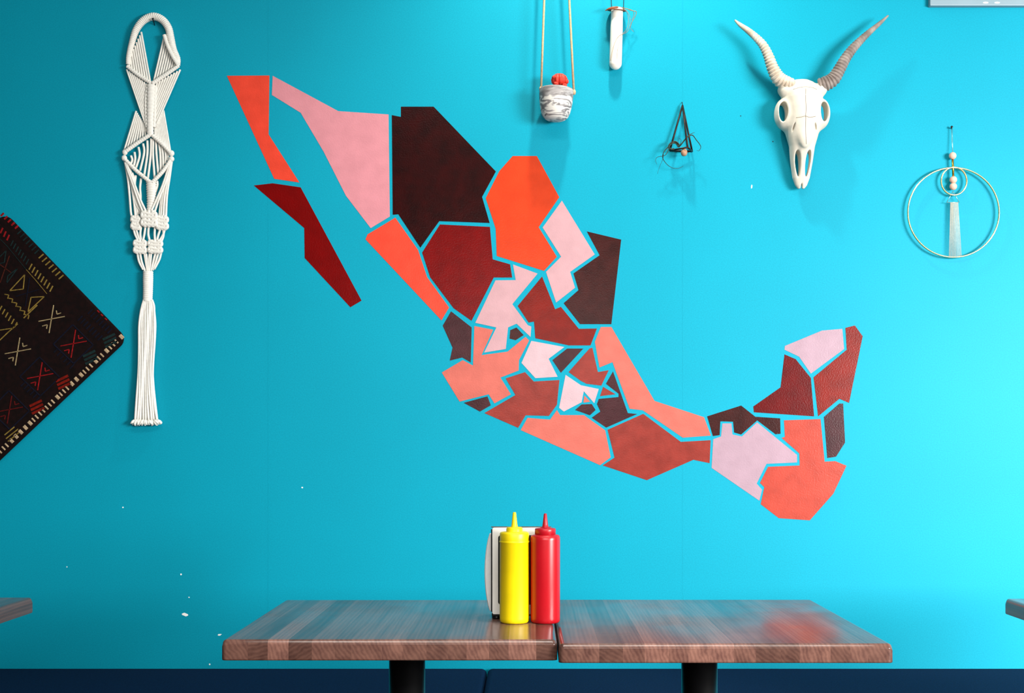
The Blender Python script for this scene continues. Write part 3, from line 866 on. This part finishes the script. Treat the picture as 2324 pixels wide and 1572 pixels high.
stitches('stitch_patch', [(42, 1380, 100, 1332), (50, 1402, 122, 1345), (62, 1418, 128, 1365)], 8, 'gold')
random.seed(3)
seg_c, seg_b = [], []
i = 0
t = 0.0
while t < 1.0:
    x = 742 + (12 - 742) * t; y = 808 + (1498 - 808) * t
    l = random.choice((10, 10, 12, 22)) if t > .02 else 24
    (seg_c).append((x - 14, y - 13, x + 6, y + 7, l))
    t += (l + 16) / 1005.0
for a, b, c_, d_, l in seg_c:
    stitches('edge_stitch', [(a - 5, b - 5, c_ - 5, d_ - 5)], 11 if l < 15 else 22, 'cream')
for q in ((600, 642, 612, 654), (622, 665, 634, 675), (645, 688, 657, 698)):
    stitches('edge_stitch', [(q[0] - 10, q[1] + 2, q[2] - 10, q[3] + 2)], 8, 'red')

# ------------------------------------------------------------------ hanging planter with cactus
def pottery():
    m = mat('marbled_grey_clay', rgb(150, 148, 146), rough=0.7, spec=0.3)
    nt = m.node_tree; N = nt.nodes; L = nt.links; b = N['Principled BSDF']
    g = N.new('ShaderNodeNewGeometry')
    sep = N.new('ShaderNodeSeparateXYZ'); L.new(g.outputs['Position'], sep.inputs[0])
    mp = N.new('ShaderNodeMapping'); mp.inputs['Scale'].default_value = (1, 1, 3.2); mp.inputs['Rotation'].default_value = (0, 0.25, 0)
    L.new(g.outputs['Position'], mp.inputs['Vector'])
    n = N.new('ShaderNodeTexNoise'); n.inputs['Scale'].default_value = 17; n.inputs['Detail'].default_value = 7; n.inputs['Distortion'].default_value = 2.2
    L.new(mp.outputs[0], n.inputs['Vector'])
    r = N.new('ShaderNodeValToRGB')
    el = r.color_ramp.elements
    el[0].position = 0.36; el[0].color = rgb(120, 116, 116)
    el[1].position = 0.50; el[1].color = rgb(222, 218, 210)
    e = el.new(0.44); e.color = rgb(150, 146, 146)
    L.new(n.outputs['Fac'], r.inputs['Fac'])
    # grey glaze dipped over the upper part, wavy edge
    n2 = N.new('ShaderNodeTexNoise'); n2.inputs['Scale'].default_value = 22; n2.inputs['Detail'].default_value = 3
    L.new(g.outputs['Position'], n2.inputs['Vector'])
    ad = N.new('ShaderNodeMath'); ad.operation = 'MULTIPLY_ADD'; ad.inputs[1].default_value = 0.05
    L.new(n2.outputs['Fac'], ad.inputs[0]); L.new(sep.outputs['Z'], ad.inputs[2])
    zc = P(1262, 230, .055).z + 0.025
    gt = N.new('ShaderNodeMapRange'); gt.inputs['From Min'].default_value = zc - .002; gt.inputs['From Max'].default_value = zc + .002
    L.new(ad.outputs[0], gt.inputs['Value'])
    n3 = N.new('ShaderNodeValToRGB')
    n3.color_ramp.elements[0].color = rgb(112, 108, 108); n3.color_ramp.elements[0].position = .35
    n3.color_ramp.elements[1].color = rgb(168, 165, 164); n3.color_ramp.elements[1].position = .65
    L.new(n.outputs['Fac'], n3.inputs['Fac'])
    mx = N.new('ShaderNodeMix'); mx.data_type = 'RGBA'
    L.new(gt.outputs[0], mx.inputs['Factor']); L.new(r.outputs['Color'], mx.inputs['A']); L.new(n3.outputs['Color'], mx.inputs['B'])
    L.new(mx.outputs['Result'], b.inputs['Base Color'])
    return m
M['clay'] = pottery()
M['rope'] = mat('tan_suede_cord', rgb(184, 160, 126), rough=0.9, spec=0.2, noise=0.15, nscale=200, bump=0.3, bscale=500)
M['soil'] = mat('dark_soil', rgb(36, 26, 20), rough=1.0, spec=0.1, noise=0.3, nscale=150)
M['cactus'] = mat('red_cactus', rgb(205, 44, 22), rough=0.6, noise=0.2, nscale=120, bump=0.3)
M['stalk'] = mat('dark_green_stalk', rgb(30, 34, 16), rough=0.6, noise=0.2, nscale=80)
OP = 0.058
pc = P(1260, 273, OP)                       # bottom centre
sc = (DW - OP) / F_
def r_(w): return w * sc / 2
def zz_(y): return (277 - y) * sc
tl = Matrix.Rotation(math.radians(2.5), 3, 'Y')
pot = thing('hanging_planter', 'small marbled grey and white clay pot hung by tan cords', 'planter', pc)
lathe('pot', [(0, 0), (r_(36), 0.0), (r_(48), zz_(274)), (r_(58), zz_(269)), (r_(66), zz_(260)), (r_(71), zz_(249)), (r_(75), zz_(236)), (r_(77), zz_(222)),
              (r_(77.5), zz_(209)), (r_(75.5), zz_(207.5)), (r_(72), zz_(208)), (r_(70), zz_(214)), (0, zz_(215))], pc, M['clay'], pot, 48, tl)
lathe('soil', [(r_(69), zz_(213)), (r_(50), zz_(211.5)), (0, zz_(211))], pc, M['soil'], pot, 32, tl)
zc_ = ZC - 0.004
for sgn, (xb, yb), (xt, yt) in ((-1, (1228, 205), (1235, 0)), (1, (1302.5, 212), (1292, 0))):
    a = P(xb, yb, OP); b = P(xt, yt, OP)
    k = (zc_ - b.z) / (b.z - a.z)
    top = b + (b - a) * k
    top.y = -OP
    tube('cord', [a, a.lerp(b, .5), b, b.lerp(top, .5), top], .0034, M['rope'], pot, 10)
    sphere('cord_knot', P(xb + sgn * 0.5, yb - 3, OP), .0052, M['rope'], pot, 12, (1, 1, 1.6))
cc = P(1269.5, 182, OP)
cac = thing('moon_cactus', 'red ball cactus growing in the hanging clay pot', 'cactus', pc + Vector((0.012, 0, zz_(211))))
lathe('stalk', [(.0105, 0), (.0115, .012), (.010, .020), (0, .022)], pc + Vector((0.012, 0, zz_(211) - .002)), M['stalk'], cac, 16)
def ribbed(c, r, ribs=11):
    V, Fc = [], []
    nu, nv = ribs * 6, 16
    for j in range(nv + 1):
        ph = math.pi * j / nv
        for i in range(nu):
            th = 2 * math.pi * i / nu
            w = abs(math.sin(th * ribs / 2))
            bump = 1 + 0.16 * w * math.sin(ph) + 0.05 * math.sin(ph * 14) * w
            rr = r * .92 * bump
            V.append(c + Vector((rr * math.sin(ph) * math.cos(th), rr * math.sin(ph) * math.sin(th), rr * .86 * math.cos(ph))))
    for j in range(nv):
        for i in range(nu):
            i2 = (i + 1) % nu
            Fc.append((j * nu + i, j * nu + i2, (j + 1) * nu + i2, (j + 1) * nu + i))
    return V, Fc
V, Fc = ribbed(cc, .0225); mk('ball', V, Fc, M['cactus'], cac)
for (x, y, r, o) in ((1284, 185, .0085, OP + .004), (1281, 194, .0075, OP + .010), (1259, 176, .008, OP + .012), (1262, 190, .007, OP + .016)):
    V, Fc = ribbed(P(x, y, o), r, 7); mk('offset_bud', V, Fc, M['cactus'], cac)

# ------------------------------------------------------------------ white tube vase
M['porcelain'] = mat('white_porcelain', rgb(240, 234, 222), rough=0.3, spec=0.5, noise=0.02, nscale=60)
M['leather'] = mat('brown_leather', rgb(120, 62, 26), rough=0.6, noise=0.25, nscale=90)
M['dry'] = mat('dry_brown_root', rgb(136, 104, 66), rough=0.8, noise=0.2, nscale=90)
OT = 0.026
tv = thing('tube_vase', 'white porcelain test-tube vase hung on two black strings', 'vase', P(1397, 158, OT))
st = (DW - OT) / F_
R0 = 14.2 * st
prof = [(0, 0)] + [(R0 * math.sin(a), R0 * (1 - math.cos(a))) for a in [math.pi / 2 * k / 8 for k in range(1, 9)]] + [(R0 * .99, 80 * st), (R0 * .95, 134 * st), (R0 * .9, 138 * st), (R0 * .78, 138.5 * st), (R0 * .72, 130 * st), (R0 * .7, 60 * st), (0, 50 * st)]
lathe('tube', prof, P(1396.5, 158, OT), M['porcelain'], tv, 36, Matrix.Rotation(math.radians(1.7), 3, 'Y'))
# leather collar: a tilted disc with a hole
lathe('collar', [(R0 * .93, 0.0008), (R0 * 1.45, -.0002), (R0 * 1.58, 0.0006), (R0 * 1.45, .0022), (R0 * .93, .0026)], P(1399, 24.5, OT), M['leather'], tv, 36, Matrix.Rotation(math.radians(4), 3, 'Y') @ Matrix.Rotation(math.radians(12), 3, 'X'))
for xb, xt in ((1388.5, 1387.5), (1414.5, 1415.5)):
    a = P(xb, 27, OT); b = P(xt, 0, OT)
    top = Vector((b.x, b.y, zc_))
    tube('string', [a, b, top], .0011, M['black'], tv, 6)
ap = thing('dried_sprig', 'wispy brown dried plant trailing from the top of the white tube vase', 'plant', P(1418, 22, OT))
for pts, r in (([(1412, 17, .03), (1420, 19, .034), (1434, 24, .036), (1444, 27, .034), (1441, 38, .032), (1434, 50, .03), (1430, 63, .028)], .0009),
               ([(1412, 19, .03), (1422, 24, .036), (1429, 36, .038), (1430, 50, .036), (1427, 66, .034), (1421, 74, .034), (1412, 78, .045), (1403, 84, .046), (1395, 98, .046), (1389, 118, .046), (1385, 138, .045)], .0006),
               ([(1414, 20, .03), (1422, 27, .033), (1426, 40, .034), (1425, 58, .032), (1420, 70, .03), (1414, 75, .03)], .0007),
               ([(1410, 18, .03), (1424, 20, .03), (1437, 25, .026), (1438, 36, .024), (1433, 46, .022)], .0007),
               ([(1430, 62, .028), (1434, 68, .026), (1438, 72, .024)], .0005),
               ([(1414, 76, .044), (1408, 90, .046), (1402, 110, .046), (1400, 134, .046)], .0005)):
    pp = smooth_path([P(x, y, o) for x, y, o in pts], 6)
    tube('root', pp, r, M['dry'], ap, 6)
pp = smooth_path([P(1411, 17, .03), P(1398, 16.5, .046), P(1384, 19, .044), P(1374, 24, .038)], 6)
tube('leaf', pp, [.0012 + .0022 * math.sin(math.pi * i / (len(pp) - 1)) for i in range(len(pp))], M['leather'], ap, 8, False, .5)

# ------------------------------------------------------------------ wire pyramid with air plant
M['wire'] = mat('dark_bronze_tube', rgb(40, 26, 20), rough=0.45, metal=0.6, noise=0.3, nscale=120)
M['bead'] = mat('pale_wood_bead', rgb(172, 132, 104), rough=0.55, noise=0.12, nscale=120)
M['airplant'] = mat('dark_air_plant', rgb(28, 40, 22), rough=0.7, noise=0.3, nscale=150)
wp = thing('plant_pyramid', 'small dark wire pyramid holding an air plant on the wall', 'plant holder', P(1549, 345, .02))
apex = P(1549, 239, .012); bl = P(1520, 342, .022); br = P(1571, 343.5, .012); bf = P(1560.5, 333, .060); bf = P(1560.5, 334, .056)
for a, b in ((apex, bl), (apex, br), (apex, bf), (bl, br), (bl, bf), (bf, br)):
    tube('rod', [a, a.lerp(b, .5), b], .0027, M['wire'], wp, 8)
tube('hook', [P(1549, 240, .012), P(1548.5, 234, .006), P(1548, 232, 0)], .0012, M['wire'], wp, 6)
bc = P(1552.5, 346, .040)
lathe('bead', [(0, -.0105), (.005, -.0098), (.0085, -.006), (.0098, 0), (.0085, .006), (.005, .0098), (0, .0105)], bc, M['bead'], wp, 20)
apl = thing('air_plant', 'dark curling air plant resting in the wire pyramid', 'plant', P(1541, 332, .035))
for pts, r in (([(1543, 332, .035), (1538, 324, .036), (1530, 321, .036), (1524, 327, .036), (1514, 336, .036), (1506, 346, .034), (1504, 358, .03), (1512, 371, .028), (1524, 380, .026), (1538, 382, .024), (1551, 377, .024)], .0022),
               ([(1540, 334, .035), (1534, 326, .038), (1527, 325, .038), (1519, 332, .04), (1515, 345, .04), (1508, 353, .04), (1496, 355, .036), (1489, 359, .034), (1488, 366, .034), (1491, 373, .034)], .0018),
               ([(1541, 333, .035), (1547, 326, .04), (1555, 316, .042), (1563, 309, .042), (1572, 307, .04), (1580, 317, .038), (1589, 329, .036), (1590, 336, .036), (1586, 342, .034), (1581, 341, .034)], .0022),
               ([(1544, 330, .035), (1552, 320, .036), (1562, 308, .036), (1570, 303, .034), (1577, 300, .034)], .0022),
               ([(1506, 350, .034), (1504, 362, .03), (1497, 378, .026), (1492, 394, .024)], .0009),
               ([(1542, 334, .035), (1546, 318, .034), (1541, 315, .03), (1539, 321, .03)], .001),
               ([(1530, 338, .036), (1522, 338, .038), (1518, 330, .036), (1526, 322, .034), (1536, 325, .034), (1541, 334, .035)], .003)):
    pp = smooth_path([P(x, y, o) for x, y, o in pts], 5)
    n = len(pp)
    tube('leaf', pp, [max(.0004, r * (1 - .8 * i / (n - 1))) for i in range(n)], M['airplant'], apl, 6)

# ------------------------------------------------------------------ animal skull
M['bone'] = mat('white_bone', rgb(204, 197, 182), rough=0.65, spec=0.3, noise=0.05, nscale=25, bump=0.15, bscale=120)
M['horn'] = mat('pale_ridged_horn', rgb(214, 202, 186), rough=0.6, spec=0.3, col2=rgb(178, 162, 142), nscale=34, bump=0.3, bscale=200)
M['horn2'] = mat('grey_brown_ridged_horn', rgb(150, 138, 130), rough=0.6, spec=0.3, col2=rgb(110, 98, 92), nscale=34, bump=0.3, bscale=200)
M['suture'] = mat('bone_suture', rgb(122, 108, 90), rough=0.8, noise=0.1, nscale=60)
def surface_nets(fn, lo, hi, h):
    xs = np.arange(lo[0], hi[0], h); ys = np.arange(lo[1], hi[1], h); zs = np.arange(lo[2], hi[2], h)
    X, Y, Z = np.meshgrid(xs, ys, zs, indexing='ij')
    D = fn(X, Y, Z)
    nx, ny, nz = D.shape
    ins = D < 0
    cs = [(i, j, k) for i in (0, 1) for j in (0, 1) for k in (0, 1)]
    cnt = sum(ins[i:nx - 1 + i, j:ny - 1 + j, k:nz - 1 + k].astype(int) for i, j, k in cs)
    act = (cnt > 0) & (cnt < 8)
    idx = -np.ones(act.shape, int)
    A = np.argwhere(act)
    idx[act] = np.arange(len(A))
    pos = np.zeros((len(A), 3)); num = np.zeros(len(A))
    for a in cs:
        for ax in range(3):
            if a[ax] == 1: continue
            b = list(a); b[ax] = 1
            da = D[A[:, 0] + a[0], A[:, 1] + a[1], A[:, 2] + a[2]]
            db = D[A[:, 0] + b[0], A[:, 1] + b[1], A[:, 2] + b[2]]
            c = (da < 0) != (db < 0)
            t = np.where(c, da / np.where(c, da - db, 1), 0)
            p = np.tile(np.array(a, float), (len(A), 1))
            p[:, ax] += t
            pos[c] += p[c]; num[c] += 1
    pos = (pos / num[:, None] + A) * h + np.array(lo)
    faces = []
    for ax in range(3):
        o = [(1, 2), (2, 0), (0, 1)][ax]
        s0 = [slice(1, None)] * 3; s0[ax] = slice(0, None)
        d0 = [slice(1, -1)] * 3; d0[ax] = slice(0, -1)
        d1 = [slice(1, -1)] * 3; d1[ax] = slice(1, None)
        a = ins[tuple(d0)]; b = ins[tuple(d1)]
        E = np.argwhere(a != b)
        base = E.copy()
        for q in range(3):
            if q != ax: base[:, q] += 1
        def cell(du, dv):
            c = base.copy(); c[:, o[0]] += du; c[:, o[1]] += dv
            return idx[c[:, 0], c[:, 1], c[:, 2]]
        q = np.stack([cell(-1, -1), cell(0, -1), cell(0, 0), cell(-1, 0)], 1)
        sgn = a[E[:, 0], E[:, 1], E[:, 2]]
        q[~sgn] = q[~sgn][:, ::-1]
        faces.append(q)
    faces = np.concatenate(faces)
    return pos, faces
def skull_sdf(x, y, z):
    ax = np.abs(x)
    def smin(a, b, k):
        h = np.clip(0.5 + 0.5 * (b - a) / k, 0, 1)
        return b * (1 - h) + a * h - k * h * (1 - h)
    def smax(a, b, k): return -smin(-a, -b, k)
    def ell(cx, cy, cz, rx, ry, rz, xx=None):
        xx = x if xx is None else xx
        q = np.sqrt(((xx - cx) / rx) ** 2 + ((y - cy) / ry) ** 2 + ((z - cz) / rz) ** 2)
        return (q - 1) * min(rx, ry, rz)
    kz = [-182, -172, -150, -105, -60, -35, -5, 20, 50, 80, 105, 122, 132, 140]
    hw = [9, 17, 25, 32, 37, 44, 52, 52, 52, 53, 53, 47, 37, 18]
    fy = [32, 38, 46, 60, 76, 84, 93, 98, 99, 96, 84, 70, 58, 48]
    by = [22, 20, 18, 18, 22, 20, 14, 10, 8, 6, 6, 10, 18, 30]
    W = np.interp(z, kz, hw); FY = np.interp(z, kz, fy); BY = np.interp(z, kz, by)
    cyy = (FY + BY) / 2; hy = (FY - BY) / 2
    # section narrower in front than behind
    wf = W * (1 - 0.16 * np.clip((y - cyy) / hy, -1, 1))
    q = (np.abs(x / wf) ** 2.5 + np.abs((y - cyy) / hy) ** 2.5) ** (1 / 2.5)
    d = (q - 1) * np.minimum(W, hy)
    d = np.maximum(d, np.maximum(z - 139, -181 - z))
    d = smin(d, ell(57, 46, 36, 25, 36, 44, ax), 12)                 # orbit rims
    d = smin(d, ell(53, 50, 106, 20, 22, 18, ax), 12)                # horn pedicles
    d = smin(d, ell(0, 78, -25, 22, 16, 46), 8)                      # nasal bones
    so = np.sqrt(((ax - 60 - (y - 60) * 0.05) / 12.5) ** 2 + ((z - 38) / 29) ** 2) - 1
    d = smax(d, -so * 12.5, 4)                                       # eye sockets, open to the back
    d = smax(d, -ell(50, 50, 38, 16, 22, 22, ax), 4)
    d = smax(d, -ell(33 , 88, -14, 3.0, 16, 15, ax + (z + 14) * 0.25), 2)   # fissure beside the nasal bones
    tpz = np.clip((z + 150) / 75, 0, 1)
    nx = 11 + 6.5 * tpz
    nose = np.sqrt(((ax - nx) / (5.5 + 4.0 * tpz)) ** 2 + ((z + 111) / 37) ** 2) - 1
    d = smax(d, -nose * 6, 3)                                        # nasal openings
    d = smax(d, -(np.sqrt((x / 2.6) ** 2 + ((z + 184) / 18) ** 2) - 1) * 2.6, 2)   # notch at the tip
    # open back
    d = smax(d, -ell(0, 0, 40, 34, 26, 66), 4)
    return d
sk_c = P(1828.5, 277, .09)
sk = thing('animal_skull', 'white horned animal skull mounted on the turquoise wall', 'skull', (sk_c.x, 0, sk_c.z))
pos, fcs = surface_nets(skull_sdf, (-90, 0, -190), (90, 108, 150), 1.9)
SS = 0.001 * 0.985
tilt_s = Matrix.Rotation(math.radians(-0.3), 3, 'Y')
V = []
for p in pos:
    q = tilt_s @ Vector((p[0], -p[1], p[2]))
    V.append(q * SS + Vector((sk_c.x, 0, sk_c.z)))
skull_o = mk('cranium', V, [tuple(int(i) for i in f) for f in fcs], M['bone'], sk)
bvh = BVHTree.FromPolygons([tuple(v) for v in V], [tuple(int(i) for i in f) for f in fcs])
def c7(x, y): return (1640 + x / 3.7425, 10 + y / 3.7425)
camp = Vector((0, -DW, CZ))
for pts in ([(707, 715), (706, 800), (709, 880), (706, 940), (707, 960)], [(707, 960), (706, 1040), (708, 1130), (710, 1185)],
            [(600, 722), (660, 704), (710, 700), (760, 706), (800, 722)], [(625, 962), (670, 955), (705, 948), (740, 958), (790, 950)]):
    pp = []
    for q in smooth_path([Vector((x, y, 0)) for x, y in pts], 6):
        px, py = c7(q.x, q.y)
        d = (P(px, py, 0) - camp).normalized()
        hit = bvh.ray_cast(camp, d)
        if hit[0] is not None: pp.append(hit[0] + Vector((0, 0.0003, 0)))
    if len(pp) > 3: tube('suture', pp, .0008, M['suture'], sk, 6)
def horn(pts, m):
    """ridged tapering horn; pts (crop x, crop y, distance from the wall, radius mm)"""
    ctr = smooth_path([P(*c7(x, y), o) for x, y, o, r in pts], 30)
    n = len(ctr)
    rad = []
    L = [0.0]
    for a, b in zip(ctr, ctr[1:]): L.append(L[-1] + (b - a).length)
    k = len(pts)
    for i in range(n):
        t = i / (n - 1) * (k - 1); a = min(int(t), k - 2); u = t - a
        r = (pts[a][3] + (pts[a + 1][3] - pts[a][3]) * u) / 1000
        s = L[i] / L[-1]
        amp = 0.085 * max(0, min(1, (0.86 - s) / 0.2))
        ph = (L[i] / 0.0088) % 1.0
        rad.append(r * (1 + amp * (1 - 2 * abs(2 * ph - 1) ** 1.5)))
    return tube('horn', ctr, rad, m, sk, 18)
horn([(590, 690, .050, 19), (535, 672, .054, 21), (472, 625, .058, 19.5), (425, 540, .062, 16.5), (390, 440, .064, 14), (345, 350, .064, 12), (285, 282, .062, 10.3), (215, 222, .060, 8.5), (150, 175, .058, 6), (104, 134, .056, 2.4)], M['horn'])
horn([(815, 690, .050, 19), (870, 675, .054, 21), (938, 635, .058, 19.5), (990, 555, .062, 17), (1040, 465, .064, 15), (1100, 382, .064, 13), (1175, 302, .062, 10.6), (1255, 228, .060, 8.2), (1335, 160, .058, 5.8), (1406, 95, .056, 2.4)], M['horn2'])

# ------------------------------------------------------------------ brass ring hanging
M['brass'] = mat('pale_brass', rgb(226, 204, 150), rough=0.25, metal=0.9, noise=0.08, nscale=60)
M['gold'] = mat('yellow_brass_tube', rgb(206, 158, 60), rough=0.25, metal=1.0, noise=0.08, nscale=60)
M['bead2'] = mat('pink_wood_bead', rgb(222, 178, 158), rough=0.6, noise=0.08, nscale=90)
M['silver'] = mat('silver_wire', rgb(150, 190, 190), rough=0.3, metal=0.8, noise=0.05, nscale=90)
M['thread'] = mat('beige_thread', rgb(206, 190, 166), rough=0.9, noise=0.1, nscale=200)
rg = thing('ring_hanging', 'brass double-ring wall hanging with wooden beads and beige thread tassel', 'wall hanging', P(2164, 584, .01))
def ring(name, cx, cy, rx, ry, off, r, flat):
    pts = [P(cx + rx * math.cos(a), cy + ry * math.sin(a), off) for a in [2 * math.pi * k / 96 for k in range(96)]]
    tube(name, pts, r, M['brass'], rg, 10, True, flat)
ring('large_ring', 2164, 482, 103.5, 101.5, .016, .0024, 1.3)
ring('small_ring', 2165, 411, 29, 31.5, .016, .0024, 1.3)
tube('hanging_string', [P(2159.5, 290, .010), P(2160.5, 320, .012), P(2162, 347, .016)], .0007, M['silver'], rg, 6)
tube('hanging_string', [P(2161, 290, .010), P(2162, 320, .012), P(2162.5, 347, .016)], .0005, M['silver'], rg, 6)
for x, y in ((2162, 353.5), (2163.5, 408), (2163.5, 423)):
    sphere('bead', P(x, y, .016), .0106, M['bead2'], rg, 24)
tube('brass_tube', [P(2162, 360, .016), P(2163.5, 401, .016)], .0030, M['gold'], rg, 12)
tri = [P(2163, 434, .016), P(2148.5, 459, .016), P(2177, 459, .016)]
for a, b in ((0, 1), (1, 2), (2, 0)):
    tube('triangle_wire', [tri[a], tri[b]], .0009, M['silver'], rg, 8)
for i in range(17):
    t = i / 16
    a = P(2157.3 + 17 * t, 459, .0165); b = P(2154 + 28 * t, 582, .0165 + .001 * math.sin(i * 2.4))
    tube('tassel_thread', [a, a.lerp(b, .5) + Vector((.0004 * math.sin(i * 3.1), -.0005, 0)), b], .00046, M['thread'], rg, 5)

# ------------------------------------------------------------------ pale panel in the top right corner
M['panel'] = mat('pale_grey_panel', rgb(132, 154, 164), rough=0.35, spec=0.5, noise=0.03, nscale=12)
fp = thing('wall_plaque', 'pale grey panel hung at the top right corner, cut off by the frame', 'panel', P(2290, 12, .01))
a = P(2111, 12.5, .018); b = P(2111 + 420, 12.5, .018)
box('board', (a.x, -.018, a.z), (b.x, -.0005, a.z + .42), M['panel'], fp, .002, 2)
for x in (2237, 2263):
    q = P(x, 6, .018)
    sphere('white_mark', (q.x, -.0175, q.z), 1.0, M['chip'], fp, 16, (.0085, .0022, .0028))
